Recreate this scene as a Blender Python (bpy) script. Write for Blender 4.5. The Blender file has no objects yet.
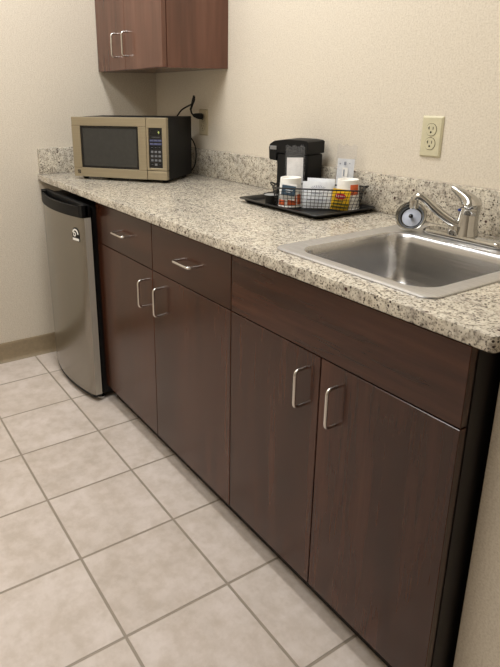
import bpy, bmesh, math, random
from mathutils import Vector, Matrix
random.seed(7)
S = bpy.context.scene
COL = S.collection
V = Vector
PI = math.pi

# ------------------------------------------------------------------ camera
cd = bpy.data.cameras.new('camera'); cam = bpy.data.objects.new('camera', cd); COL.objects.link(cam)
S.camera = cam
YAW, PITCH, ROLL, FPX = map(float, (32.5263, -17.8625, -0.2005, 587.84))
cam.location = (2.8138, -1.4776, 1.2786)
_y, _p, _r = math.radians(YAW), math.radians(PITCH), math.radians(ROLL)
_f = V((-math.cos(_y)*math.cos(_p), math.sin(_y)*math.cos(_p), math.sin(_p)))
_rt = _f.cross(V((0, 0, 1))).normalized(); _up = _rt.cross(_f)
_r2 = _rt*math.cos(_r) + _up*math.sin(_r); _u2 = -_rt*math.sin(_r) + _up*math.cos(_r)
M3 = Matrix((_r2, _u2, -_f)).transposed()
cam.rotation_euler = M3.to_euler()
cd.sensor_fit = 'VERTICAL'; cd.sensor_height = 24.0; cd.lens = FPX/667*24.0
cd.shift_x = (250-209.0)/667; cd.shift_y = -(333.5-282.44)/667
cd.clip_start = 0.02

# ------------------------------------------------------------------ world, lights, exposure
w = bpy.data.worlds.new('world'); S.world = w; w.use_nodes = True
w.node_tree.nodes['Background'].inputs[0].default_value = (1, 0.98, 0.95, 1)
w.node_tree.nodes['Background'].inputs[1].default_value = 0.02
LAMPS = []   # (x, y, size x, size y, watts)
def area(name, x, y, sx, sy, watts, col=(0.965, 0.985, 1.0)):
    l = bpy.data.lights.new(name, 'AREA'); l.shape = 'RECTANGLE'; l.size = sx; l.size_y = sy
    l.energy = watts; l.color = col
    o = bpy.data.objects.new(name, l); o.location = (x, y, 2.725); COL.objects.link(o)
    LAMPS.append((x, y, sx, sy, o))
area('troffer_light', 0.95, -0.78, 1.16, 0.22, 16.6)
area('troffer_light', 1.35, -1.85, 1.16, 0.52, 15)
vs = S.view_settings
S.display_settings.display_device = 'sRGB'
vs.view_transform = 'Standard'; vs.look = 'None'; vs.gamma = 1.0; vs.exposure = 0.62
try: vs.use_curve_mapping = False
except Exception: pass

# ------------------------------------------------------------------ material helpers
def lin(c): return tuple((x/12.92 if x <= .04045 else ((x+.055)/1.055)**2.4) for x in [v/255 for v in c]) + (1,)
def new_mat(name):
    m = bpy.data.materials.new(name); m.use_nodes = True
    nt = m.node_tree; b = nt.nodes['Principled BSDF']
    return m, nt, b
def nd(nt, typ, **kw):
    n = nt.nodes.new(typ)
    for k, v in kw.items():
        if k in n.inputs: n.inputs[k].default_value = v
        else: setattr(n, k, v)
    return n
def lk(nt, a, b): nt.links.new(a, b)
def ramp(nt, fac, stops, interp='LINEAR'):
    r = nt.nodes.new('ShaderNodeValToRGB'); r.color_ramp.interpolation = interp
    el = r.color_ramp.elements
    while len(el) < len(stops): el.new(0.5)
    for e, (p, c) in zip(el, stops): e.position = p; e.color = lin(c) if len(c) == 3 else c
    lk(nt, fac, r.inputs[0]); return r.outputs[0]
def mixc(nt, fac, a, b, mode='MIX'):
    m = nt.nodes.new('ShaderNodeMix'); m.data_type = 'RGBA'; m.blend_type = mode
    for s, v in ((m.inputs[0], fac), (m.inputs[6], a), (m.inputs[7], b)):
        if hasattr(v, 'links'): lk(nt, v, s)
        elif isinstance(v, (int, float)): s.default_value = v
        else: s.default_value = lin(v) if len(v) == 3 else v
    return m.outputs[2]
def noise(nt, vec, scale, detail=4, rough=.55):
    n = nd(nt, 'ShaderNodeTexNoise', Scale=scale, Detail=detail, Roughness=rough); lk(nt, vec, n.inputs['Vector']); return n.outputs[0]
def coords(nt, scale=(1, 1, 1), rnd=False):
    t = nt.nodes.new('ShaderNodeTexCoord'); mp = nt.nodes.new('ShaderNodeMapping'); mp.inputs['Scale'].default_value = scale
    lk(nt, t.outputs['Object'], mp.inputs[0])
    if rnd:
        oi = nt.nodes.new('ShaderNodeObjectInfo'); mm = nd(nt, 'ShaderNodeMath', operation='MULTIPLY'); mm.inputs[1].default_value = 37.0
        lk(nt, oi.outputs['Random'], mm.inputs[0]); lk(nt, mm.outputs[0], mp.inputs['Location'])
    return mp.outputs[0]
def bump(nt, b, h, strength, dist=.001):
    n = nd(nt, 'ShaderNodeBump', Strength=strength, Distance=dist); lk(nt, h, n.inputs['Height']); lk(nt, n.outputs[0], b.inputs['Normal'])
def plain(name, c, rough=.5, metal=0.0, spec=.5, var=.04, scale=60):
    m, nt, b = new_mat(name)
    v = coords(nt); n = noise(nt, v, scale, 3)
    d = tuple(max(0, x*(1-var)) for x in c); e = tuple(min(255, x*(1+var)) for x in c)
    lk(nt, ramp(nt, n, [(.3, d), (.7, e)]), b.inputs['Base Color'])
    b.inputs['Roughness'].default_value = rough; b.inputs['Metallic'].default_value = metal
    b.inputs['Specular IOR Level'].default_value = spec
    return m
def wood(name, horizontal=False, dark=(52, 28, 18), mid=(71, 40, 27), light=(88, 52, 36), rough=.24):
    m, nt, b = new_mat(name)
    sc = (2.2, 30, 30) if horizontal else (30, 30, 2.2)
    v = coords(nt, sc, True)
    n1 = noise(nt, v, 1.0, 6, .6)
    sc2 = (1.2, 9, 9) if horizontal else (9, 9, 1.2)
    n2 = noise(nt, coords(nt, sc2, True), 1.0, 3, .5)
    a = ramp(nt, n1, [(.3, dark), (.52, mid), (.75, light)])
    c2 = ramp(nt, n2, [(.3, (212, 208, 205)), (.7, (255, 252, 250))])
    lk(nt, mixc(nt, 1.0, a, c2, 'MULTIPLY'), b.inputs['Base Color'])
    b.inputs['Roughness'].default_value = rough; b.inputs['Specular IOR Level'].default_value = .5
    bump(nt, b, n1, .05)
    return m
def wallpaper(name, c1, c2, c3):
    m, nt, b = new_mat(name)
    v = coords(nt)
    n = noise(nt, v, 210, 3, .6); n2 = noise(nt, coords(nt, (160, 160, 38)), 1.0, 2, .5); n3 = noise(nt, v, 1.6, 2)
    a = ramp(nt, n, [(.34, c1), (.5, c2), (.68, c3)])
    a = mixc(nt, .16, a, ramp(nt, n2, [(.35, c1), (.65, c3)]))
    a = mixc(nt, .25, a, mixc(nt, n3, c2, c3))
    lk(nt, a, b.inputs['Base Color']); b.inputs['Roughness'].default_value = .62; b.inputs['Specular IOR Level'].default_value = .3
    h = nd(nt, 'ShaderNodeMath', operation='ADD'); lk(nt, n, h.inputs[0]); lk(nt, n2, h.inputs[1])
    bump(nt, b, h.outputs[0], .35, .0012)
    return m
def granite(name, con=1.0):
    m, nt, b = new_mat(name)
    v = coords(nt)
    big = noise(nt, v, 14, 4, .6); midn = noise(nt, v, 70, 5, .65); fine = noise(nt, v, 190, 3, .6)
    base = ramp(nt, midn, [(.31, (104, 96, 88)), (.41, (172, 163, 150)), (.52, (208, 200, 184)), (.68, (226, 220, 206))])
    warm = mixc(nt, .22, base, ramp(nt, big, [(.38, (146, 140, 132)), (.6, (214, 204, 182))]))
    f1 = ramp(nt, fine, [(.36, (70, 60, 52, )), (.46, (255, 255, 255))])
    g = mixc(nt, .85, warm, f1, 'MULTIPLY')
    vo = nd(nt, 'ShaderNodeTexVoronoi', Scale=120.0, Randomness=1.0); 
    dv = nd(nt, 'ShaderNodeMix', data_type='RGBA'); 
    lk(nt, v, vo.inputs['Vector'])
    thr = ramp(nt, noise(nt, v, 32, 3, .6), [(.44, (0, 0, 0)), (.58, (255, 255, 255))])
    spot = ramp(nt, vo.outputs['Distance'], [(.22, (255, 255, 255)), (.36, (0, 0, 0))])
    mk = mixc(nt, 1.0, spot, thr, 'MULTIPLY')
    sep = nt.nodes.new('ShaderNodeRGBToBW'); lk(nt, mk, sep.inputs[0])
    g = mixc(nt, sep.outputs[0], g, (58, 46, 42))
    vo2 = nd(nt, 'ShaderNodeTexVoronoi', Scale=33.0, Randomness=1.0); lk(nt, v, vo2.inputs['Vector'])
    s2 = ramp(nt, vo2.outputs['Distance'], [(.10, (255, 255, 255)), (.17, (0, 0, 0))])
    t2 = nt.nodes.new('ShaderNodeSeparateColor'); lk(nt, vo2.outputs['Color'], t2.inputs[0])
    gt = nd(nt, 'ShaderNodeMath', operation='GREATER_THAN'); gt.inputs[1].default_value = .55; lk(nt, t2.outputs[0], gt.inputs[0])
    bw2 = nt.nodes.new('ShaderNodeRGBToBW'); lk(nt, s2, bw2.inputs[0])
    mu = nd(nt, 'ShaderNodeMath', operation='MULTIPLY'); lk(nt, gt.outputs[0], mu.inputs[0]); lk(nt, bw2.outputs[0], mu.inputs[1])
    g = mixc(nt, mu.outputs[0], g, (70, 44, 42))
    lk(nt, g, b.inputs['Base Color']); b.inputs['Roughness'].default_value = .22; b.inputs['Specular IOR Level'].default_value = .45
    return m
TILE = .3043
def tilefloor(name):
    m, nt, b = new_mat(name)
    t = nt.nodes.new('ShaderNodeTexCoord'); mp = nt.nodes.new('ShaderNodeMapping'); mp.inputs['Location'].default_value = (.0639+TILE*2, .7497+TILE*20, 0)
    lk(nt, t.outputs['Object'], mp.inputs[0])
    br = nd(nt, 'ShaderNodeTexBrick', Scale=1.0, offset=0.0, squash=1.0)
    br.inputs['Mortar Size'].default_value = .0044; br.inputs['Mortar Smooth'].default_value = .35
    br.inputs['Brick Width'].default_value = TILE; br.inputs['Row Height'].default_value = TILE; br.inputs['Bias'].default_value = 0
    br.inputs['Color1'].default_value = (0, 0, 0, 1); br.inputs['Color2'].default_value = (1, 1, 1, 1); br.inputs['Mortar'].default_value = (.5, .5, .5, 1)
    lk(nt, mp.outputs[0], br.inputs['Vector'])
    v = t.outputs['Object']
    # offset the marbling per tile
    add = nd(nt, 'ShaderNodeVectorMath', operation='MULTIPLY_ADD'); lk(nt, br.outputs['Color'], add.inputs[0]); add.inputs[1].default_value = (9, 7, 5); lk(nt, v, add.inputs[2])
    vv = add.outputs[0]
    n1 = noise(nt, vv, 7.5, 7, .62); n2 = noise(nt, vv, 24, 5, .65)
    a = ramp(nt, n1, [(.34, (188, 175, 163)), (.5, (202, 189, 178)), (.64, (215, 203, 195))])
    a = mixc(nt, .35, a, ramp(nt, n2, [(.38, (184, 170, 157)), (.6, (220, 210, 204))]))
    bw = nt.nodes.new('ShaderNodeRGBToBW'); lk(nt, br.outputs['Color'], bw.inputs[0])
    a = mixc(nt, .12, a, ramp(nt, bw.outputs[0], [(0, (188, 177, 163)), (1, (208, 200, 192))]))
    a = mixc(nt, br.outputs['Fac'], a, (152, 141, 127))
    lk(nt, a, b.inputs['Base Color'])
    b.inputs['Roughness'].default_value = .38; b.inputs['Specular IOR Level'].default_value = .4
    iv = nd(nt, 'ShaderNodeMath', operation='SUBTRACT'); iv.inputs[0].default_value = 1.0; lk(nt, br.outputs['Fac'], iv.inputs[1])
    bump(nt, b, iv.outputs[0], .6, .003)
    return m
def brushed(name, c, rough=.3, axis=0, metal=1.0, amt=.1):
    m, nt, b = new_mat(name)
    sc = [260, 260, 260]; sc[axis] = 4
    n = noise(nt, coords(nt, tuple(sc)), 1.0, 2)
    lk(nt, ramp(nt, n, [(.3, tuple(x*(1-amt) for x in c)), (.7, c)]), b.inputs['Base Color'])
    b.inputs['Metallic'].default_value = metal; b.inputs['Roughness'].default_value = rough
    bump(nt, b, n, .03, .0004)
    return m
def clearfilm(name):
    m = bpy.data.materials.new(name); m.use_nodes = True; nt = m.node_tree
    for n in list(nt.nodes): nt.nodes.remove(n)
    o = nt.nodes.new('ShaderNodeOutputMaterial'); tr = nt.nodes.new('ShaderNodeBsdfTransparent'); tr.inputs[0].default_value = (.96, .96, .97, 1)
    gl = nd(nt, 'ShaderNodeBsdfGlossy', Roughness=.12); df = nt.nodes.new('ShaderNodeBsdfDiffuse'); df.inputs[0].default_value = (.8, .82, .85, 1)
    lw = nd(nt, 'ShaderNodeLayerWeight', Blend=.35)
    n = noise(nt, coords(nt), 55, 2); bp = nd(nt, 'ShaderNodeBump', Strength=.9, Distance=.006); lk(nt, n, bp.inputs['Height']); lk(nt, bp.outputs[0], gl.inputs['Normal']); lk(nt, bp.outputs[0], lw.inputs['Normal'])
    m1 = nt.nodes.new('ShaderNodeMixShader'); m1.inputs[0].default_value = .05; lk(nt, tr.outputs[0], m1.inputs[1]); lk(nt, df.outputs[0], m1.inputs[2])
    m2 = nt.nodes.new('ShaderNodeMixShader'); lk(nt, lw.outputs['Facing'], m2.inputs[0]); lk(nt, m1.outputs[0], m2.inputs[1]); lk(nt, gl.outputs[0], m2.inputs[2])
    sc = nd(nt, 'ShaderNodeMath', operation='MULTIPLY'); sc.inputs[1].default_value = .38; lk(nt, lw.outputs['Facing'], sc.inputs[0]); lk(nt, sc.outputs[0], m2.inputs[0])
    lk(nt, m2.outputs[0], o.inputs[0]); return m
def glow(name, c, s):
    m, nt, b = new_mat(name); b.inputs['Base Color'].default_value = lin(c); b.inputs['Emission Color'].default_value = lin(c); b.inputs['Emission Strength'].default_value = s; return m

MT = dict(
    wall=wallpaper('cream_wallcovering', (196, 185, 168), (216, 206, 189), (227, 219, 205)),
    ceiling=plain('ceiling_white', (226, 224, 219), .9),
    floor=tilefloor('ceramic_tile'),
    base=plain('tan_vinyl_base', (150, 134, 108), .5),
    woodv=wood('cherry_laminate_vertical'), woodh=wood('cherry_laminate_horizontal', True),
    woodup_sheen=wood('cherry_laminate_upper_sheen', False, (96, 62, 48), (107, 71, 56), (117, 80, 65), .22),  # upper cherry, raised in tone: sheen on the doors painted into the wood
    woodshade=wood('shaded_carcass', False, (14, 8, 7), (18, 10, 9), (22, 13, 11), .5),  # near-black wood: shade of the unlit cabinet side put into the colour
    toe=plain('black_toe_kick', (14, 12, 11), .5),
    nickel=brushed('satin_nickel', (226, 223, 217), .26, 2),
    granite=granite('speckled_granite'),
    steel=brushed('sink_steel', (198, 198, 199), .25, 0),
    chrome=plain('chrome', (188, 187, 184), .06, 1.0, var=.01),
    fridge=brushed('fridge_silver', (152, 148, 140), .24, 2, .92, .02),
    fridgeedge_lit=brushed('fridge_silver_lit_edge', (196, 190, 178), .45, 2, .35, .04),  # paler copy of the door silver, brightness of the lit edge painted in
    black=plain('black_plastic', (12, 12, 13), .55, spec=.25),
    gloss=plain('gloss_black', (12, 12, 13), .18),
    matte=plain('black_matte', (12, 12, 12), .6, spec=.3),
    mwsteel=brushed('microwave_steel', (178, 168, 146), .34, 0, .85, .05),
    mwwin=plain('microwave_window', (52, 52, 50), .22, spec=.5),
    mwpanel=plain('microwave_panel', (14, 14, 16), .3),
    keys=plain('key_print', (118, 120, 126), .5), keyb=plain('blue_key_strip', (74, 80, 120), .5),
    keydark=plain('dark_key', (16, 16, 18), .6, spec=.2),
    ivory=plain('ivory_plastic', (203, 196, 166), .4, var=.02), ivorydull=plain('putty_plastic', (178, 166, 138), .45, var=.02),
    slot=plain('dark_slot', (30, 26, 20), .7),
    paledisc=plain('pale_grey_disc', (172, 178, 192), .45, .25),
    strainer=brushed('strainer_steel', (150, 148, 142), .18, 2),
    steelrim=brushed('brushed_rim_steel', (216, 216, 217), .42, 0),
    white=plain('white_paper', (246, 245, 243), .7, var=.03), cup=plain('white_cup', (244, 242, 237), .5, var=.02),
    bluewhite=plain('bluish_white_packet', (240, 244, 252), .5, var=.03),
    grey=plain('grey_print', (140, 146, 160), .6), orange=plain('orange_print', (226, 106, 56), .55, var=.12),
    yellow=plain('yellow_packet', (244, 196, 30), .45, var=.03), red=plain('red_print', (196, 34, 44), .5),
    olive=plain('olive_print', (120, 112, 34), .5, var=.2), teal=plain('slate_blue_packet', (62, 86, 106), .5),
    film=clearfilm('clear_film'), wire=plain('black_wire', (16, 15, 15), .4), traym=plain('black_tray', (13, 12, 12), .42),
    silverlabel=plain('silver_label', (150, 152, 156), .3, .6), lcd=glow('green_digit', (190, 205, 120), .6),
    diff=glow('lamp_diffuser', (255, 240, 215), 2.0), whitemetal=plain('white_metal', (225, 222, 215), .4),
    blue=plain('blue_dot', (40, 70, 170), .4), podlid=plain('foil_lid', (176, 180, 184), .35, .5),
)

# ------------------------------------------------------------------ mesh helpers
def bm_(): return bmesh.new()
def box(bm, x0, x1, y0, y1, z0, z1, bev=0.0, seg=2, mat=0):
    r = bmesh.ops.create_cube(bm, size=1.0)
    vs_ = r['verts']
    for v in vs_: v.co = V(((x0+x1)/2+v.co.x*(x1-x0), (y0+y1)/2+v.co.y*(y1-y0), (z0+z1)/2+v.co.z*(z1-z0)))
    fs = list({f for v in vs_ for f in v.link_faces})
    for f in fs: f.material_index = mat
    if bev > 0:
        es = list({e for v in vs_ for e in v.link_edges})
        bmesh.ops.bevel(bm, geom=es, offset=bev, segments=seg, profile=.5, affect='EDGES')
    return bm
def loft(bm, rings, cap0=True, cap1=True, closed=True, mat=0):
    vr = [[bm.verts.new(p) for p in r] for r in rings]
    n = len(vr[0]); fs = []
    for a, b in zip(vr, vr[1:]):
        for i in range(n if closed else n-1):
            j = (i+1) % n
            fs.append(bm.faces.new((a[i], a[j], b[j], b[i])))
    if cap0: fs.append(bm.faces.new(list(reversed(vr[0]))))
    if cap1: fs.append(bm.faces.new(vr[-1]))
    for f in fs: f.material_index = mat
    return bm
def tube(bm, pts, r, n=10, caps=True, mat=0):
    pts = [V(p) for p in pts]; rs = r if isinstance(r, (list, tuple)) else [r]*len(pts)
    tans = []
    for i in range(len(pts)):
        a = pts[max(i-1, 0)]; b = pts[min(i+1, len(pts)-1)]; tans.append((b-a).normalized())
    up = V((0, 0, 1)) if abs(tans[0].z) < .9 else V((1, 0, 0))
    nrm = (up - tans[0]*up.dot(tans[0])).normalized()
    rings = []
    for p, t, rr in zip(pts, tans, rs):
        nrm = (nrm - t*nrm.dot(t)).normalized(); bi = t.cross(nrm)
        rings.append([p+nrm*math.cos(2*PI*k/n)*rr+bi*math.sin(2*PI*k/n)*rr for k in range(n)])
    return loft(bm, rings, caps, caps, mat=mat)
def smooth(pts, it=2, closed=False):
    pts = [V(p) for p in pts]
    for _ in range(it):
        q = [] if closed else [pts[0]]
        m = len(pts)
        for i in range(m if closed else m-1):
            a, b = pts[i], pts[(i+1) % m]; q += [a*.75+b*.25, a*.25+b*.75]
        if not closed: q.append(pts[-1])
        pts = q
    return pts
def roundcorner(pts, rad, n=6):
    pts = [V(p) for p in pts]; out = [pts[0]]
    for a, b, c in zip(pts, pts[1:], pts[2:]):
        p = b+(a-b).normalized()*rad; q = b+(c-b).normalized()*rad
        for k in range(n+1):
            t = k/n; out.append(p*(1-t)**2+b*2*t*(1-t)+q*t*t)
    out.append(pts[-1]); return out
def lathe(bm, prof, n=28, M=None, cap0=True, cap1=True, mat=0):
    rings = [[V((r*math.cos(2*PI*k/n), r*math.sin(2*PI*k/n), z)) for k in range(n)] for r, z in prof]
    if M is not None: rings = [[M @ p for p in r] for r in rings]
    return loft(bm, rings, cap0, cap1, mat=mat)
def rrect(x0, x1, y0, y1, r, z, n=6):
    out = []
    for cx, cy, a0 in ((x1-r, y1-r, 0), (x0+r, y1-r, 90), (x0+r, y0+r, 180), (x1-r, y0+r, 270)):
        for k in range(n+1):
            a = math.radians(a0+90*k/n); out.append(V((cx+r*math.cos(a), cy+r*math.sin(a), z)))
    return out
def text_into(bm, s, size, M, mat=0, depth=.0002):
    c = bpy.data.curves.new('t', 'FONT'); c.body = s; c.size = size; c.extrude = depth; c.align_x = 'CENTER'; c.align_y = 'CENTER'; c.resolution_u = 3
    o = bpy.data.objects.new('t', c); COL.objects.link(o)
    dg = bpy.context.evaluated_depsgraph_get()
    me = bpy.data.meshes.new_from_object(o.evaluated_get(dg)); me.transform(M)
    k = len(bm.faces); bm.from_mesh(me); bm.faces.ensure_lookup_table()
    for f in bm.faces[k:]: f.material_index = mat
    bpy.data.objects.remove(o); bpy.data.curves.remove(c); bpy.data.meshes.remove(me)
def obj(name, bm, mats, parent=None, loc=None, sm=True, label=None):
    bmesh.ops.recalc_face_normals(bm, faces=bm.faces[:])
    me = bpy.data.meshes.new(name); bm.to_mesh(me); bm.free()
    for m in (mats if isinstance(mats, (list, tuple)) else [mats]): me.materials.append(m)
    o = bpy.data.objects.new(name, me); COL.objects.link(o)
    if sm:
        me.shade_smooth()
        try: me.set_sharp_from_angle(angle=math.radians(35))
        except Exception: pass
    if parent is not None: o.parent = parent
    if loc is not None: o.location = loc
    if label: o['label'] = label
    return o
def tag(o, label, cat, group=None):
    o['label'] = label; o['category'] = cat
    if group: o['group'] = group
    return o
def thing(name, label, cat, loc=(0, 0, 0), rz=0.0, group=None):
    o = bpy.data.objects.new(name, None); COL.objects.link(o); o.empty_display_size = .05
    o.location = loc; o.rotation_euler = (0, 0, rz)
    return tag(o, label, cat, group)
def struct(name, bm, m): o = obj(name, bm, m, sm=False); o['kind'] = 'structure'; return o

# ------------------------------------------------------------------ the setting
H = 2.75
struct('floor', box(bm_(), -.1, 6.6, -2.6, .1, -.1, 0), MT['floor'])
struct('ceiling', box(bm_(), -.1, 6.6, -2.6, .1, H, H+.1), MT['ceiling'])
struct('wall_left', box(bm_(), -.1, 0, -2.6, .1, 0, H), MT['wall'])
struct('wall_back', box(bm_(), 0, 2.301, 0, .1, 0, H), MT['wall'])
struct('wall_right', box(bm_(), 2.301, 6.5, -.543, .1, 0, H, .004), MT['wall'])
struct('wall_front', box(bm_(), 0, 6.5, -2.6, -2.5, 0, H), MT['wall'])
struct('wall_rear', box(bm_(), 6.5, 6.6, -2.6, .1, 0, H), MT['wall'])
bm = bm_()   # cove base: profile in x,z swept along y
prof = [(0, 0), (.016, 0), (.0155, .003), (.011, .008), (.0075, .016), (.006, .028), (.006, .094), (.004, .101), (0, .101)]
loft(bm, [[V((x, y, z)) for x, z in prof] for y in (-2.5, -.0)])
struct('baseboard_left', bm, MT['base'])

# ceiling troffers (the lamps of the room)
for i, (x, y, sx, sy, lo) in enumerate(LAMPS):
    t = thing('ceiling_light', ['white recessed ceiling light panel above the counter', 'white recessed ceiling light panel behind the camera'][i], 'ceiling light', (x, y, H), group=None)
    bm = bm_(); a, b_ = sx/2, sy/2
    box(bm, -a-.03, a+.03, -b_-.03, -b_, -.02, -.0005); box(bm, -a-.03, a+.03, b_, b_+.03, -.02, -.0005)
    box(bm, -a-.03, -a, -b_, b_, -.02, -.0005); box(bm, a, a+.03, -b_, b_, -.02, -.0005)
    obj('frame', bm, MT['whitemetal'], t, sm=False)
    obj('diffuser', box(bm_(), -a, a, -b_, b_, -.012, -.002), MT['diff'], t, sm=False)
    lo.parent = t; lo.location = (0, 0, -.021)

# ------------------------------------------------------------------ cabinets
FY = -.618; X0, X1, X2, X3, X4 = .635, 1.1105, 1.5770, 1.9332, 2.289
ZB, ZD, ZT = .073, .7115, .8725
G = .0016
def pull(parent, x, y, z, horizontal=False, L=.096, out=.030, r=.0042):
    bm = bm_(); h = L/2
    if horizontal: p = [(x-h, y, z), (x-h, y-out, z), (x+h, y-out, z), (x+h, y, z)]
    else: p = [(x, y, z-h), (x, y-out, z-h), (x, y-out, z+h), (x, y, z+h)]
    tube(bm, roundcorner(p, .013, 7), r, 12)
    return obj('handle', bm, MT['nickel'], parent)
def front(parent, name, x0, x1, z0, z1, mat, hx=None, hz=None, horiz=False, y=FY, th=.019, cx=0):
    o = obj(name, box(bm_(), x0+G-cx, x1-G-cx, y, y+th, z0+G, z1-G, .0012, 1), mat, parent)
    if hx is not None: pull(o, hx-cx, y+.001, hz, horiz)
    return o
def carcass(parent, x0, x1, cx, mat):
    bm = bm_(); t = .018; yb = -.003; yf = FY+.021
    box(bm, x0-cx, x0+t-cx, yf, yb, ZB, .884); box(bm, x1-t-cx, x1-cx, yf, yb, ZB, .884)
    box(bm, x0+t-cx, x1-t-cx, yf, yb, ZB, ZB+t); box(bm, x0+t-cx, x1-t-cx, yb-.008, yb, ZB+t, .884)
    box(bm, x0+t-cx, x1-t-cx, yf, yf+.02, .866, .884); box(bm, x0+t-cx, x1-t-cx, yf, yf+.02, ZD-.02, ZD+.02)
    mx = (x0+x1)/2; box(bm, mx-.02-cx, mx+.02-cx, yf, yf+.02, ZB+t, .866)
    return obj('body', bm, mat, parent, sm=False)
def toe(parent, x0, x1, cx):
    obj('toe_kick', box(bm_(), x0-cx, x1-cx, -.573, -.555, .0005, ZB-.0005), MT['toe'], parent, sm=False)
t = thing('base_cabinet', 'dark cherry base cabinet with two drawers over two doors, beside the small fridge', 'cabinet', (X0, 0, 0))
carcass(t, X0+.001, X2-.0005, X0, MT['woodshade']); toe(t, X0+.001, X2-.0005, X0)
front(t, 'drawer', X0, X1+.003, ZD, ZT, MT['woodh'], .886, .792, True, cx=X0); front(t, 'drawer', X1+.003, X2, ZD, ZT, MT['woodh'], 1.349, .792, True, cx=X0)
front(t, 'door', X0, X1, ZB, ZD, MT['woodv'], 1.056, .615, cx=X0); front(t, 'door', X1, X2, ZB, ZD, MT['woodv'], 1.170, .616, cx=X0)
t = thing('sink_cabinet', 'dark cherry sink cabinet with a plain false drawer front over two doors', 'cabinet', (X2, 0, 0))
carcass(t, X2+.0005, X4, X2, MT['woodshade']); toe(t, X2+.0005, X4, X2)
front(t, 'false_drawer_front', X2, X4, ZD, ZT, MT['woodh'], cx=X2)
front(t, 'door', X2, X3, ZB, ZD, MT['woodv'], 1.8815, .617, cx=X2); front(t, 'door', X3, X4, ZB, ZD, MT['woodv'], 1.988, .615, cx=X2)

# upper cabinet
t = thing('wall_cabinet', 'reddish cherry wall cabinet with two doors hung in the corner above the microwave', 'cabinet', (.0, 0, 1.375))
UX = .651
bm = bm_(); box(bm, .001, .019, -.288, -.001, 0, .76); box(bm, UX-.018, UX, -.288, -.001, 0, .76); box(bm, .019, UX-.018, -.288, -.001, .0, .018)
box(bm, .019, UX-.018, -.288, -.001, .742, .76); box(bm, .019, UX-.018, -.008, -.001, .018, .742); box(bm, .019, UX-.018, -.28, -.01, .37, .388)
obj('body', bm, MT['woodup_sheen'], t, sm=False)
for a, b_, hx in ((.001, .312, .237), (.312, UX, .346)):
    front(t, 'door', a, b_, .0, .76, MT['woodup_sheen'], hx, 1.480-1.375, y=-.310, th=.02)

# ------------------------------------------------------------------ countertop
def offset(poly, d):
    n = len(poly); out = []
    for i in range(n):
        a, b, c = poly[i-1], poly[i], poly[(i+1) % n]
        n1 = V((-(b-a).y, (b-a).x)).normalized(); n2 = V((-(c-b).y, (c-b).x)).normalized()
        m = (n1+n2).normalized(); out.append(b+m*d/max(.2, m.dot(n1)))
    return out
rc = [V((2.343-.012+.012*math.sin(math.radians(a)), -.648+.012-.012*math.cos(math.radians(a)))) for a in range(0, 91, 15)]
outl = [V((.001, -.001)), V((.001, -.648))] + rc + [V((2.343, -.5455)), V((2.2985, -.5455)), V((2.2985, -.001))]
SX0, SX1, SY0, SY1 = 1.732, 2.158, -.572, -.100
hole = [V((p.x, p.y)) for p in rrect(SX0, SX1, SY0, SY1, .02, 0, 4)]
ZC, ZU = .9144, .8855
bm = bm_()
def ring2(poly, z): return [bm.verts.new((p.x, p.y, z)) for p in poly]
ins = offset(outl, .003); mid = offset(outl, .0009)
rings = [ring2(offset(outl, .002), ZU), ring2(outl, ZU+.002), ring2(outl, ZC-.003), ring2(mid, ZC-.0009), ring2(ins, ZC)]
for a, b_ in zip(rings, rings[1:]):
    for i in range(len(a)): j = (i+1) % len(a); bm.faces.new((a[i], a[j], b_[j], b_[i]))
ht = ring2(hole, ZC); hb = ring2(hole, ZU)
for i in range(len(ht)): j = (i+1) % len(ht); bm.faces.new((ht[i], ht[j], hb[j], hb[i]))
def eds(r): return [bm.edges.get((r[i], r[(i+1) % len(r)])) or bm.edges.new((r[i], r[(i+1) % len(r)])) for i in range(len(r))]
bmesh.ops.triangle_fill(bm, use_beauty=True, edges=eds(rings[-1])+eds(ht)); bmesh.ops.triangle_fill(bm, use_beauty=True, edges=eds(rings[0])+eds(hb))
t = thing('countertop', 'speckled cream granite countertop with granite backsplash along two walls', 'countertop', (0, 0, 0))
obj('slab', bm, MT['granite'], t)
obj('backsplash', box(bm_(), .0215, 2.2985, -.021, -.001, ZC+.0005, ZC+.119, .0015, 2), MT['granite'], t, label='long granite backsplash strip on the back wall')
obj('backsplash', box(bm_(), .001, .0205, -.640, -.001, ZC+.0005, ZC+.119, .0015, 2), MT['granite'], t, label='short granite backsplash strip on the left wall')

# ------------------------------------------------------------------ mini fridge
t = thing('mini_fridge', 'small silver-fronted fridge with black top grip tucked under the counter', 'fridge', (.38, -.35, 0))
fx, fy = .38, -.35
DW = .2535
def doorplan(y0, grow=0.0, bow=.035, yb=-.640, w=DW, yf=-.673):
    pts = [V((-w, yb-fy))]
    n = 22
    for k in range(n+1):
        u = -1+2*k/n
        e = min(1.0, (1-abs(u))/.045); rr = .006*(1-math.sqrt(max(0, 1-(1-e)**2)))
        pts.append(V((u*w, yf-fy-bow*(1-u*u)+rr-grow)))
    pts.append(V((w, yb-fy))); return pts
def prism(bm, plan, z0, z1, mat=0): return loft(bm, [[V((p.x, p.y, z)) for p in plan] for z in (z0, z1)], mat=mat)
bm = bm_(); box(bm, -.245, .2385, -.630-fy, -.06-fy, .025, .850, .006); obj('body', bm, MT['black'], t)
bm = bm_(); prism(bm, doorplan(0), .034, .812); bm.normal_update()
for f in bm.faces:
    if abs(f.normal.x) > .6: f.material_index = 1
obj('door', bm, [MT['fridge'], MT['fridgeedge_lit']], t)
d = [o for o in t.children if o.name.startswith('door')][0]
bm = bm_(); prism(bm, [V((p.x*.985, p.y)) for p in doorplan(0)], .022, .0335); obj('door_trim', bm, MT['matte'], d)
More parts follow.
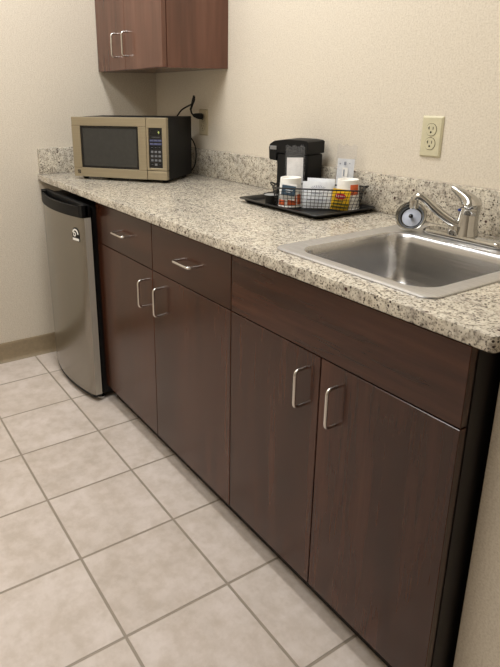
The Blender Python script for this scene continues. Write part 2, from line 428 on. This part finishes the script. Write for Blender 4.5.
# grip: rear bar, bowed front lip, end blocks, dark slot
bm = bm_()
box(bm, -.2535, .2535, -.664-fy, -.640-fy, .8125, .862, .003)
def strip(bm, u0, u1, dy0, dy1, z0, z1, bow=.035, yf=-.673):
    n = 16; A = [V((( u0+(u1-u0)*k/n)*DW, yf-fy-bow*(1-(u0+(u1-u0)*k/n)**2)+dy0)) for k in range(n+1)]
    B = [V((p.x, p.y+dy1-dy0)) for p in A]
    prism(bm, A+B[::-1], z0, z1)
strip(bm, -1, 1, -.002, .035, .8125, .818); strip(bm, -.86, .93, -.004, .006, .8125, .855)
strip(bm, -1, -.80, -.003, .022, .8125, .862); strip(bm, .90, 1, -.003, .022, .8125, .862)
obj('grip', bm, MT['black'], d)
bm = bm_(); box(bm, -.238, .232, -.641-fy, -.6305-fy, .04, .85); obj('gasket', bm, MT['matte'], t)
# badge: black arch plate with pale arcs and a bar (curved door front at this u)
ub = .79; by = -.673-fy-.035*(1-ub*ub); ang = math.atan(2*.035*ub/DW)
Mb = Matrix.Translation((ub*DW, by-.0012, .741)) @ Matrix.Rotation(ang, 4, 'Z') @ Matrix.Scale(1.3, 4)
bm = bm_()
def plate(bm, pl, y0, y1, M, mat=0): loft(bm, [[M @ V((x, y, z)) for x, z in pl] for y in (y0, y1)], mat=mat)
arch = [(-.019, -.022), (.019, -.022), (.019, 0)]+[(.019*math.cos(a), .019*math.sin(a)+.002) for a in [PI*k/12 for k in range(1, 12)]]+[(-.019, 0)]
plate(bm, arch, -.0002, .003, Mb, 0)
def arc(bm, r0, r1, cx, cz, a0, a1, y0, y1, M, mat):
    n = 10; A = [(cx+r1*math.cos(math.radians(a0+(a1-a0)*k/n)), cz+r1*math.sin(math.radians(a0+(a1-a0)*k/n))) for k in range(n+1)]
    B = [(cx+r0*math.cos(math.radians(a0+(a1-a0)*k/n)), cz+r0*math.sin(math.radians(a0+(a1-a0)*k/n))) for k in range(n+1)]
    plate(bm, A+B[::-1], y0, y1, M, mat)
arc(bm, .0115, .0165, -.001, .0, 0, 165, -.0012, 0, Mb, 1); arc(bm, .004, .0075, -.006, -.001, -170, 170, -.0012, 0, Mb, 1)
plate(bm, [(-.017, -.0205), (.017, -.0205), (.017, -.013), (-.017, -.013)], -.0012, 0, Mb, 1)
obj('badge', bm, [MT['matte'], MT['cup']], d, label='round arched badge, white arcs on black')
for sx in (-.225, .222):
    for sy in (-.634, -.1):
        bm = bm_(); lathe(bm, [(.016, 0.0005), (.0185, .003), (.0185, .012), (.007, .015), (.007, .0245)], 16, Matrix.Translation((sx, sy-fy, 0))); obj('foot', bm, MT['chrome'], t)

# ------------------------------------------------------------------ microwave (local: x along the front, y into depth)
ma = math.radians(36.12)
mw = thing('microwave', 'stainless-fronted black microwave turned into the corner of the counter', 'microwave', (.258, -.557, ZC), ma)
MWW, MWD = .456, .268
bm = bm_(); box(bm, .001, MWW-.001, .022, MWD, .012, .266, .003); obj('body', bm, MT['black'], mw)
bm = bm_()   # door frame with opening
def frame_(bm, x0, x1, z0, z1, a0, a1, b0, b1, y0, y1):
    box(bm, x0, x1, y0, y1, b1, z1, .001, 1); box(bm, x0, x1, y0, y1, z0, b0, .001, 1)
    box(bm, x0, a0, y0, y1, b0, b1); box(bm, a1, x1, y0, y1, b0, b1)
frame_(bm, 0, .3615, .014, .268, .042, .325, .053, .232, 0, .021)
dr = obj('door', bm, MT['mwsteel'], mw)
for xa, xb in ((.0005, .0415), (.3255, .361)):
    for zz in (.0525, .2325): obj('frame_seam', box(bm_(), xa, xb, -.0003, .002, zz-.0005, zz+.0005), MT['slot'], dr, sm=False)
bm = bm_(); box(bm, .0415, .3255, .004, .016, .0525, .2325); wn = obj('window', bm, MT['mwwin'], dr)
bm = bm_(); frame_(bm, .042, .325, .053, .232, .052, .315, .062, .222, .0030, .0042); obj('window_border', bm, MT['gloss'], wn, sm=False)
bm = bm_(); frame_(bm, .3635, .4555, .054, .268, .3735, .4365, .0635, .228, 0, .021); obj('panel_frame', bm, MT['mwsteel'], mw)
bm = bm_(); box(bm, .3636, .4555, .0005, .021, .0145, .0515, .0015); obj('open_button', bm, MT['mwsteel'], mw)
bm = bm_(); box(bm, .374, .436, .0035, .02, .064, .2275); cp = obj('control_panel', bm, MT['mwpanel'], mw)
MF = lambda x, z, y=.003: Matrix.Translation((x, y, z)) @ Matrix.Rotation(PI/2, 4, 'X')
bm = bm_(); box(bm, .380, .430, .0030, .0036, .1985, .2205); ds = obj('display', bm, MT['gloss'], cp, sm=False)
bm = bm_(); text_into(bm, '0', .012, MF(.4195, .2095, .0027)); obj('lit_digit', bm, MT['lcd'], ds, sm=False)
bm = bm_(); box(bm, .386, .424, .0030, .0036, .1895, .1905); obj('printed_line', bm, MT['keys'], cp, sm=False)
for z in (.176, .162):
    for k in range(3):
        x = .3775+k*.0185; bm = bm_(); box(bm, x, x+.0175, .0026, .0036, z-.0035, z+.0045, .0008, 1, 0)
        box(bm, x+.003, x+.0145, .0023, .0027, z+.0008, z+.002, mat=1)
        obj('preset_key', bm, [MT['keyb'], MT['keys']], cp)
digits = ['1', '2', '3', '4', '5', '6', '7', '8', '9', None, '0', None]
for k in range(15):
    x = .387+(k % 3)*.0175; z = .148-(k//3)*.0175
    bm = bm_(); box(bm, x-.0065, x+.0065, .0026, .0036, z-.0055, z+.0055, .001, 1, 0)
    dgt = ([None]*3+digits)[k]
    if dgt: text_into(bm, dgt, .0070, MF(x, z, .0024), 1)
    else: box(bm, x-.004, x+.004, .0023, .0027, z-.0007, z+.0007, mat=1)
    obj('key', bm, [MT['keydark'], MT['keys']], cp)
bm = bm_()
plate(bm, [(p.x, p.y) for p in rrect(-.0075, .0075, -.0075, .0075, .003, 0)], -.0006, .002, Matrix.Translation((.026, 0, .035)), 0)
arc(bm, .0042, .0054, 0, 0, 0, 359.9, -.0010, -.0005, Matrix.Translation((.026, 0, .035)), 1)
arc(bm, .0012, .0022, -.0012, 0, 40, 300, -.0010, -.0005, Matrix.Translation((.026, 0, .035)), 1)
obj('badge', bm, [MT['gloss'], MT['mwsteel']], dr, label='small dark square badge with a ring')
for x in (.03, MWW-.03):
    for y in (.045, MWD-.03):
        bm = bm_(); lathe(bm, [(.011, .0005), (.013, .003), (.013, .012)], 16, Matrix.Translation((x, y, 0))); obj('foot', bm, MT['matte'], mw)
# power cord: modelled in world space then brought into the microwave's frame
MWI = (Matrix.Translation((.258, -.557, ZC)) @ Matrix.Rotation(ma, 4, 'Z')).inverted()
def wp(l): return [MWI @ V(p) for p in l]
bm = bm_()
tube(bm, wp(smooth([(.30, -.160, 1.08), (.285, -.09, 1.13), (.297, -.05, 1.172), (.330, -.046, 1.203), (.385, -.045, 1.220), (.428, -.045, 1.230), (.450, -.045, 1.250), (.455, -.046, 1.264), (.444, -.047, 1.262), (.436, -.049, 1.236), (.424, -.049, 1.210), (.425, -.046, 1.192), (.432, -.041, 1.184)], 3)), .0036, 8)
tube(bm, wp(smooth([(.447, -.047, 1.268), (.452, -.045, 1.250), (.432, -.046, 1.228), (.424, -.050, 1.206)], 2)), .0048, 8)
obj('power_cord', bm, MT['matte'], mw)
bm = bm_(); tube(bm, wp([(.432, -.041, 1.184), (.440, -.038, 1.182), (.455, -.034, 1.180), (.4605, -.030, 1.179), (.461, -.0125, 1.178)]), [.005, .009, .012, .013, .013], 12); obj('plug', bm, MT['matte'], mw)
bm = bm_(); tube(bm, wp(smooth([(.425, -.085, 1.10), (.438, -.055, 1.085), (.458, -.045, 1.045), (.461, -.044, 1.0), (.448, -.044, .955), (.425, -.06, .924), (.40, -.10, .922)], 3)), .003, 8); obj('hanging_cord', bm, MT['matte'], mw)

# ------------------------------------------------------------------ wall outlets
def outlet(cx, cz, label, pm, T):
    t = thing('wall_outlet', label, 'outlet', (cx, -.0005, cz))
    bm = bm_(); loft(bm, [rrect(-.0355, .0355, -.0575, .0575, .003, 0, 3), rrect(-.0355, .0355, -.0575, .0575, .003, .002, 3), rrect(-.031, .031, -.053, .053, .003, .0062, 3)])
    bmesh.ops.transform(bm, matrix=Matrix.Rotation(PI/2, 4, 'X'), verts=bm.verts[:])
    obj('cover_plate', bm, pm, t)
    for dz in (.0195, -.0195):
        bm = bm_()
        sh = [(.0172*math.cos(a), max(-.0160, min(.0160, .0172*math.sin(a)))) for a in [2*PI*k/40 for k in range(40)]]
        sh2 = [(x*1.07, z*1.07) for x, z in sh]
        M = Matrix.Translation((0, 0, dz)); plate(bm, sh2, -.0064, -.006, M, 1); plate(bm, sh, -.0078, -.006, M, 0)
        q = lambda x0, x1, z0, z1: plate(bm, [(x0, z0), (x1, z0), (x1, z1), (x0, z1)], -.0081, -.0075, M, 1)
        q(-.0078, -.0055, .0000, .0090)
        if T: q(-.0102, -.0056, .0030, .0060)
        q(.0055, .0078, .0005, .0085)
        plate(bm, [(.0031*math.cos(a), .0031*math.sin(a)-.0070) for a in [2*PI*k/14 for k in range(14)]], -.0081, -.0075, M, 1)
        obj('receptacle', bm, [pm, MT['slot']], t)
    bm = bm_(); lathe(bm, [(.003, .0), (.003, .0068), (.002, .0076)], 12, Matrix.Rotation(PI/2, 4, 'X')); obj('screw', bm, MT['ivorydull'], t)
outlet(1.694, 1.157, 'ivory duplex outlet with nothing plugged in, on the wall above the sink', MT['ivory'], True)
outlet(.459, 1.1515, 'tan outlet holding a black plug, on the wall behind the microwave', MT['ivorydull'], False)

# ------------------------------------------------------------------ sink
t = thing('sink', 'square drop-in stainless steel sink with rounded corners set in the granite counter', 'sink', (1.945, -.335, ZC))
ox, oy = 1.945, -.335
RX0, RX1, RY0, RY1 = 1.712-ox, 2.178-ox, -.592-oy, -.076-oy
BX0, BX1, BY0, BY1 = 1.762-ox, 2.134-ox, -.552-oy, -.196-oy
bm = bm_()
def rr(d, z, r): return rrect(BX0+d, BX1-d, BY0+d, BY1-d, r, z, 10)
def ro(d, z, r): return rrect(RX0+d, RX1-d, RY0+d, RY1-d, r, z, 10)
rings = [ro(.003, .0004, .03), ro(0, .0012, .032), ro(.001, .0034, .032), ro(.005, .0050, .032), ro(.012, .0046, .036), rr(-.012, .0032, .062), rr(-.005, .0030, .056), rr(0, .0005, .052), rr(.004, -.006, .05), rr(.007, -.02, .05), rr(.014, -.085, .05), rr(.018, -.112, .05), rr(.024, -.130, .05), rr(.034, -.142, .05), rr(.048, -.148, .05), rr(.07, -.150, .05)]
dcx, dcy = (BX0+BX1)/2, (BY0+BY1)/2
n = len(rings[0])
last = [(p.x-dcx, p.y-dcy) for p in rings[-1]]
rings.append([V((dcx+.047*x/math.hypot(x, y), dcy+.047*y/math.hypot(x, y), -.153)) for x, y in last])
rings.append([V((dcx+.040*x/math.hypot(x, y), dcy+.040*y/math.hypot(x, y), -.158)) for x, y in last])
loft(bm, rings, False, False)
for i, f in enumerate(bm.faces):
    if i//n < 6: f.material_index = 1
obj('basin', bm, [MT['steel'], MT['steelrim']], t)
bm = bm_(); lathe(bm, [(.041, -.1595), (.041, -.1575), (.032, -.1585), (.03, -.175)], 28, Matrix.Translation((dcx, dcy, 0))); obj('drain', bm, MT['chrome'], t)

# faucet
FXc, FYc = 1.930, -.134; ZS = ZC+.0055
t = thing('faucet', 'chrome single-lever faucet on a long base plate behind the sink bowl', 'faucet', (FXc, FYc, ZS))
bm = bm_(); loft(bm, [rrect(-.122, .122, -.030, .030, .026, z, 8) if False else [V((p.x*s, p.y*s, z)) for p in rrect(-.122, .122, -.030, .030, .026, 0, 8)] for s, z in ((1, 0), (1, .006), (.985, .0095), (.95, .012))]); obj('base_plate', bm, MT['chrome'], t)
bm = bm_(); lathe(bm, [(.029, .0115), (.028, .02), (.0255, .03), (.0245, .066)], 32); obj('body', bm, MT['chrome'], t)
bm = bm_()
L = smooth([(0.001, 0, .0668), (0.003, 0, .082), (0.0, 0, .094), (-.012, -.002, .106), (-.030, -.005, .117), (-.05, -.009, .1265)], 2)
m_ = len(L)
def rad(i):
    u = i/(m_-1)
    return .0245 if u < .28 else max(.0055, .0245*(1-((u-.28)/.72)**.75)+.005)
rings = []
tube(bm, L, [rad(i) for i in range(m_)], 20)
lv = obj('lever', bm, MT['chrome'], t)
bm = bm_(); lathe(bm, [(.0035, 0), (.0035, .001)], 14, Matrix.Translation((-.014, -.0205, .076)) @ Matrix.Rotation(math.radians(35), 4, 'Z') @ Matrix.Rotation(PI/2+.1, 4, 'X') @ Matrix.Rotation(PI, 4, 'Y') @ Matrix.Translation((0, 0, -.002))); obj('temperature_dot', bm, [MT['blue']], lv)
bm = bm_()
sp = smooth([(-.012, -.01, .033), (-.035, -.02, .043), (-.070, -.034, .068), (-.096, -.045, .092), (-.112, -.052, .101), (-.122, -.056, .096), (-.124, -.057, .078)], 3)
tube(bm, sp, [.0145-.005*min(1, i/(len(sp)*.55)) for i in range(len(sp))], 16); spt = obj('spout', bm, MT['chrome'], t)
bm = bm_(); lathe(bm, [(.0105, .066), (.012, .068), (.012, .088), (.0105, .090)], 20, Matrix.Translation((-.1245, -.0575, 0))); obj('aerator', bm, MT['chrome'], spt)
bm = bm_(); lathe(bm, [(.013, 0), (.0135, .012), (.012, .022)], 16, Matrix.Translation((-.02, -.026, .0122))); obj('hose_guide', bm, MT['chrome'], t)

# strainer leaning on the sink deck
nz = V((.42, -.78, .46)).normalized()
c0 = V((1.779, -.165, 0)); Q = nz.to_track_quat('Z', 'Y').to_matrix().to_4x4()
RS = .0415
low = -RS*math.sqrt(1-nz.z**2)
t = thing('sink_strainer', 'round chrome basket strainer propped on edge on the sink rim beside the faucet', 'strainer', (c0.x, c0.y, ZS))
Ms = Matrix.Translation((0, 0, -low+.001)) @ Q
bm = bm_(); lathe(bm, [(.026, -.024), (.027, -.0225), (.030, -.006), (.034, -.002), (RS-.001, 0), (RS, .0015), (RS-.0015, .003), (.036, .0012), (.0315, -.004), (.0285, -.020), (.0, -.021)][:10], 36, Ms, True, False); lathe(bm, [(.0285, -.020), (.001, -.0205)], 36, Ms, False, True); obj('cup', bm, MT['strainer'], t)
bm = bm_(); lathe(bm, [(.0245, -.017), (.0255, -.015), (.025, -.0135), (.012, -.012), (.0065, -.0115)], 32, Ms); obj('stopper_disc', bm, MT['paledisc'], t)
bm = bm_(); lathe(bm, [(.003, -.0118), (.003, -.004), (.0055, -.003), (.006, .001), (.004, .003), (.001, .0035)], 18, Ms); obj('knob', bm, MT['gloss'], t)

# ------------------------------------------------------------------ tray and what stands on it
TX0, TX1, TY0, TY1 = 1.132, 1.540, -.288, -.024
t = tag(obj('serving_tray', loft(bm_(), [rrect(TX0+d-1.336, TX1-d-1.336, TY0+d+.156, TY1-d+.156, r, z, 5) for d, r, z in ((.024, .012, .0005), (.022, .013, .0008), (.012, .018, .012), (.001, .022, .0135), (0, .022, .015), (.001, .022, .0165), (.010, .02, .0165), (.014, .018, .0155), (.026, .012, .0035))]), MT['traym'], None, (1.336, -.156, ZC)), 'black rectangular tray with flared rim on the counter against the backsplash', 'tray')
ZF = ZC+.0038

# coffee maker
cma = math.radians(13)
t = thing('coffee_maker', 'compact black single-cup coffee maker at the back of the tray', 'coffee maker', (1.299, -.116, ZF), cma); t.scale = (.94, 1, 1)
bm = bm_(); box(bm, -.140, 0, 0, .090, .012, .160, .006, 3); obj('body', bm, MT['black'], t)
bm = bm_(); loft(bm, [rrect(-.205, 0.001, -.001, .093, .012, z, 5) for z in (0, .010)]+[rrect(-.203, -.001, .001, .091, .011, .012, 5)]); obj('base', bm, MT['black'], t)
bm = bm_()
hp = [(.001, .162), (.001, .202), (-.006, .2065), (-.03, .2085), (-.10, .2085), (-.155, .201), (-.174, .190), (-.178, .178), (-.176, .140), (-.171, .1355), (-.143, .1325), (-.141, .161)]
loft(bm, [[V((x*(1 if 0 < i < 3 else .985), y, .133+(z-.133)*(1 if 0 < i < 3 else .97)+(.0 if 0 < i < 3 else .001))) for x, z in hp] for i, y in enumerate((-.003, .006, .087, .095))])
hd = obj('head', bm, MT['black'], t)
bm = bm_(); box(bm, -.170, -.140, -.0042, -.002, .171, .184, .0006, 1); obj('label_plate', bm, MT['silverlabel'], hd, label='small silver plate on the front end of the head')
bm = bm_(); box(bm, -.187, -.176, .03, .06, .166, .171, .001, 1); obj('lid_catch', bm, MT['silverlabel'], hd)
bm = bm_(); lathe(bm, [(.013, .112), (.015, .135)], 18, Matrix.Translation((-.158, .046, 0))); obj('spout', bm, MT['matte'], t)

# coffee pod
t = thing('coffee_pod', 'small black coffee pod with pale foil lid at the left end of the tray', 'coffee pod', (1.284, -.256, ZF))
bm = bm_(); lathe(bm, [(.017, 0), (.018, .001), (.0205, .036), (.0235, .037), (.0235, .0385)], 24); obj('cup', bm, MT['matte'], t)
bm = bm_(); lathe(bm, [(.0225, .0387), (.0225, .0393), (.001, .0395)], 24); obj('lid', bm, MT['podlid'], t)

# wire basket: local x along the front side, local y away from the camera
A = V((1.326, -.266)); B = V((1.517, -.094)); ba = math.atan2(B.y-A.y, B.x-A.x); bl = (B-A).length
nb = V((-math.sin(ba), math.cos(ba))); bw = .090
bc = (A+B)/2+nb*bw/2
bk = thing('wire_basket', 'black wire mesh basket holding cups and packets on the tray', 'basket', (bc.x, bc.y, ZF), ba)
def bring(z, n=8):  # flared rounded rectangle
    u = z/.07; a = bl/2+.004+.012*u; b_ = bw/2+.002+.014*u
    return rrect(-a, a, -b_-.004*u, bw/2+.002, .026, z+.0015, n)
bm = bm_(); r = bring(.068); tube(bm, r+[r[0]], .0024, 8, False); obj('rim', bm, MT['wire'], bk)
bm = bm_()
for z in (.001, .012, .0235, .035, .0465, .058):
    r = bring(z); tube(bm, r+[r[0]], .0008 if z > .002 else .0016, 6, False)
lo, hi = bring(.001), bring(.068)
def samp(ring, m):
    pts = ring+[ring[0]]; Ls = [0]
    for a, b_ in zip(pts, pts[1:]): Ls.append(Ls[-1]+(b_-a).length)
    out = []
    for k in range(m):
        s = Ls[-1]*k/m
        i = max(j for j in range(len(Ls)) if Ls[j] <= s); i = min(i, len(pts)-2)
        out.append(pts[i].lerp(pts[i+1], (s-Ls[i])/max(1e-9, Ls[i+1]-Ls[i])))
    return out
for p, q in zip(samp(lo, 58), samp(hi, 58)): tube(bm, [p, q], .0008, 5)
obj('side_mesh', bm, MT['wire'], bk)
bm = bm_()
for k in range(-9, 10): tube(bm, [(k*.0125, -bw/2, .0015), (k*.0125, bw/2, .0015)], .0009, 5)
for k in range(-2, 3): tube(bm, [(-bl/2, k*.0125, .0015), (bl/2, k*.0125, .0015)], .0009, 5)
obj('base_mesh', bm, MT['wire'], bk)
for s in (-1, 1):
    bm = bm_(); e = bl/2+.014; tube(bm, smooth([(s*e, -.026, .069), (s*(e+.010), -.022, .075), (s*(e+.016), -.006, .079), (s*(e+.010), .012, .075), (s*e, .018, .069)], 2), .0024, 8); obj('handle', bm, MT['wire'], bk)
BM = Matrix.Translation((bc.x, bc.y, ZF)) @ Matrix.Rotation(ba, 4, 'Z')
def inb(name, label, cat, x, y, z=.003, rz=0.0, group=None):
    p = BM @ V((x, y, z)); return thing(name, label, cat, p, ba+rz, group)
# upside-down paper cups
def papercup(x, y, rz, label, patches):
    t = inb('paper_cup', label, 'cup', x, y, .0033, rz)
    bm = bm_(); R0, R1, hh = .039, .0335, .093
    lathe(bm, [(R0-.0015, .001), (R0+.001, 0), (R0+.0022, .002), (R0+.001, .004), (R0, .005), (R1, hh), (R1-.001, hh+.001), (R1-.003, hh), (R1-.0035, hh-.006), (.001, hh-.0065)], 36, None, False, True)
    lathe(bm, [(R0-.0015, .001), (R1-.002, hh-.008), (.001, hh-.009)], 36, None, False, True)
    c = obj('shell', bm, MT['cup'], t)
    for a0, a1, z0, z1 in patches:
        bm = bm_(); n = 10
        f = lambda a, z: V(((R0+(R1-R0)*z/hh+.0007)*math.cos(math.radians(a)), (R0+(R1-R0)*z/hh+.0007)*math.sin(math.radians(a)), z))
        g = [[f(a0+(a1-a0)*k/n, z) for k in range(n+1)] for z in (z0, z1)]
        loft(bm, g, False, False, False); obj('printed_patch', bm, MT['orange'], c, sm=True)
    return t
papercup(-.091, -.001, 0, 'upside-down white paper cup at the left basket end, behind a slate blue packet', [(-150, -108, .006, .024), (-95, -52, .007, .038), (-45, -20, .010, .042)])
papercup(.093, -.001, 0, 'upside-down white paper cup at the right basket end, behind the yellow packet', [(-75, -25, .048, .080), (-118, -96, .006, .036)])
# packets: thin pillow shapes leaning in the basket
def pillow(bm, w_, h_, th, bulge=1.0, n=8, mat=0):
    f = []
    for side in (1, -1):
        g = [[V((-w_/2+w_*i/n, side*(th*.12+th*(math.sin(PI*i/n)*math.sin(PI*j/n))**.6*.38), h_*j/n)) for i in range(n+1)] for j in range(n+1)]
        vv = [[bm.verts.new(p) for p in r] for r in g]; f.append(vv)
        for j in range(n):
            for i in range(n): bm.faces.new((vv[j][i], vv[j][i+1], vv[j+1][i+1], vv[j+1][i])).material_index = mat
    a, b_ = f
    edge = [(0, i) for i in range(n)]+[(j, n) for j in range(n)]+[(n, i) for i in range(n, 0, -1)]+[(j, 0) for j in range(n, 0, -1)]
    for (j, i), (jj, ii) in zip(edge, edge[1:]+edge[:1]): bm.faces.new((a[j][i], a[jj][ii], b_[jj][ii], b_[j][i])).material_index = mat
    return bm
def lean(o, tilt, roll=0.0): o.rotation_euler = (Matrix.Rotation(o.rotation_euler.z, 3, 'Z') @ Matrix.Rotation(roll, 3, 'Y') @ Matrix.Rotation(tilt, 3, 'X')).to_euler()
def flat(bm, x0, x1, z0, z1, y, mat=0, th=.0003): box(bm, x0, x1, y-th, y+th, z0, z1, mat=mat)
for k, (x, y, wd, h, tilt, lab) in enumerate(((.006, -.012, .088, .094, -.08, 'large white paper packet standing at the back of the pair in the basket middle'), (-.002, -.028, .092, .086, -.10, 'large white paper packet with faint grey print, front of the pair in the basket middle'))):
    t = inb('paper_packet', lab, 'packet', x, y, .0035); lean(t, tilt, .02 if k == 0 else -.015)
    obj('sleeve', pillow(bm_(), wd, h, .010), MT['bluewhite'], t)
    if k == 1:
        bm = bm_()
        for i in range(9):   # leaf sprig and faint rules
            a = -1.2+i*.3; p0 = V((-.012+i*.004, -.0066, .064)); tube(bm, [p0, p0+V((.008*math.sin(a), 0, .007+.004*math.cos(a*2)))], .0006, 5)
        for z, hw in ((.047, .016), (.026, .03), (.016, .024)): flat(bm, -hw, hw, z, z+.0018, -.0066)
        obj('grey_print', bm, MT['grey'], t)
# yellow tea packet
t = inb('tea_packet', 'yellow tea packet with a red oval in the front right of the wire basket', 'tea packet', .071, -.0435, .004); lean(t, -.08, .10)
bm = bm_(); pillow(bm, .056, .066, .006); obj('envelope', bm, MT['yellow'], t)
bm = bm_(); Mo = Matrix.Translation((-.002, -.0042, .044)); plate(bm, [(.017*math.cos(a), .0095*math.sin(a)) for a in [2*PI*k/28 for k in range(28)]], -.0003, .0008, Mo, 0)
text_into(bm, 'Lipton', .0105, Matrix.Translation((-.002, -.0048, .044)) @ Matrix.Rotation(PI/2, 4, 'X'), 1)
obj('red_oval', bm, [MT['red'], MT['white']], t, label='red oval with white lettering')
bm = bm_(); flat(bm, -.026, .024, .006, .012, -.0036); flat(bm, -.022, .026, .016, .022, -.0042); flat(bm, -.020, .010, .026, .029, -.0044); obj('olive_bands', bm, MT['olive'], t)
# slate blue packet
t = inb('sugar_packet', 'slate blue and white packet leaning on the left paper cup in the basket', 'packet', -.096, -.0435, .030); lean(t, -.09, .12)
bm = bm_(); pillow(bm, .050, .052, .005); obj('envelope', bm, MT['white'], t)
bm = bm_(); flat(bm, -.021, .023, .014, .046, -.0036, th=.0005); flat(bm, -.008, .014, .030, .0325, -.0043, 1); flat(bm, -.006, .008, .024, .0255, -.0043, 1); obj('blue_panel', bm, [MT['teal'], MT['bluewhite']], t)
# clear bags with napkin kits, standing behind the cups
def kit(x, y, label, w_, hbag, nap0, nap1, printed):
    t = inb('napkin_kit', label, 'napkin kit', x, y, .0035); lean(t, -.03, .03 if printed else -.02)
    bm = bm_(); pillow(bm, w_*.84, nap1, .004); nk = obj('napkin', bm, MT['bluewhite'] if printed else MT['white'], t)
    bm = bm_(); n = 10
    g = []
    for j in range(n+1):
        z = hbag*j/n; dpt = .0034*(1-max(0, (j/n-.55)/.45)*.7)
        row = [V((-w_/2+w_*i/n, -dpt+.0012*math.sin(i*1.9+j*.8)*min(1, j/4), z+(.004*math.sin(i*1.7) if j == n else 0))) for i in range(n+1)] + [V((w_/2-w_*i/n, dpt+.0012*math.sin(i*1.3+j*1.1)*min(1, j/4), z+(.004*math.sin((n-i)*1.7) if j == n else 0))) for i in range(n+1)]
        g.append(row)
    loft(bm, g, False, False); obj('clear_bag', bm, MT['film'], t)
    if printed:
        bm = bm_(); flat(bm, -.006, .001, nap1-.020, nap1-.009, -.0048); flat(bm, .010, .014, nap1-.016, nap1-.013, -.0048); flat(bm, -.020, -.016, nap1-.018, nap1-.014, -.0048)
        obj('dark_print', bm, MT['grey'], nk)
        bm = bm_(); flat(bm, -.010, .008, nap1-.060, nap1-.028, -.0046); obj('white_card', bm, MT['white'], nk)
        bm = bm_(); flat(bm, -.006, -.002, nap1-.056, nap1-.034, -.0053); obj('grey_print', bm, MT['grey'], nk)
kit(-.083, .0445, 'clear bag with a plain white napkin behind the left paper cup', .064, .190, 0, .152, False)
kit(.076, .0445, 'clear bag with a printed white packet behind the right paper cup', .064, .196, 0, .152, True)
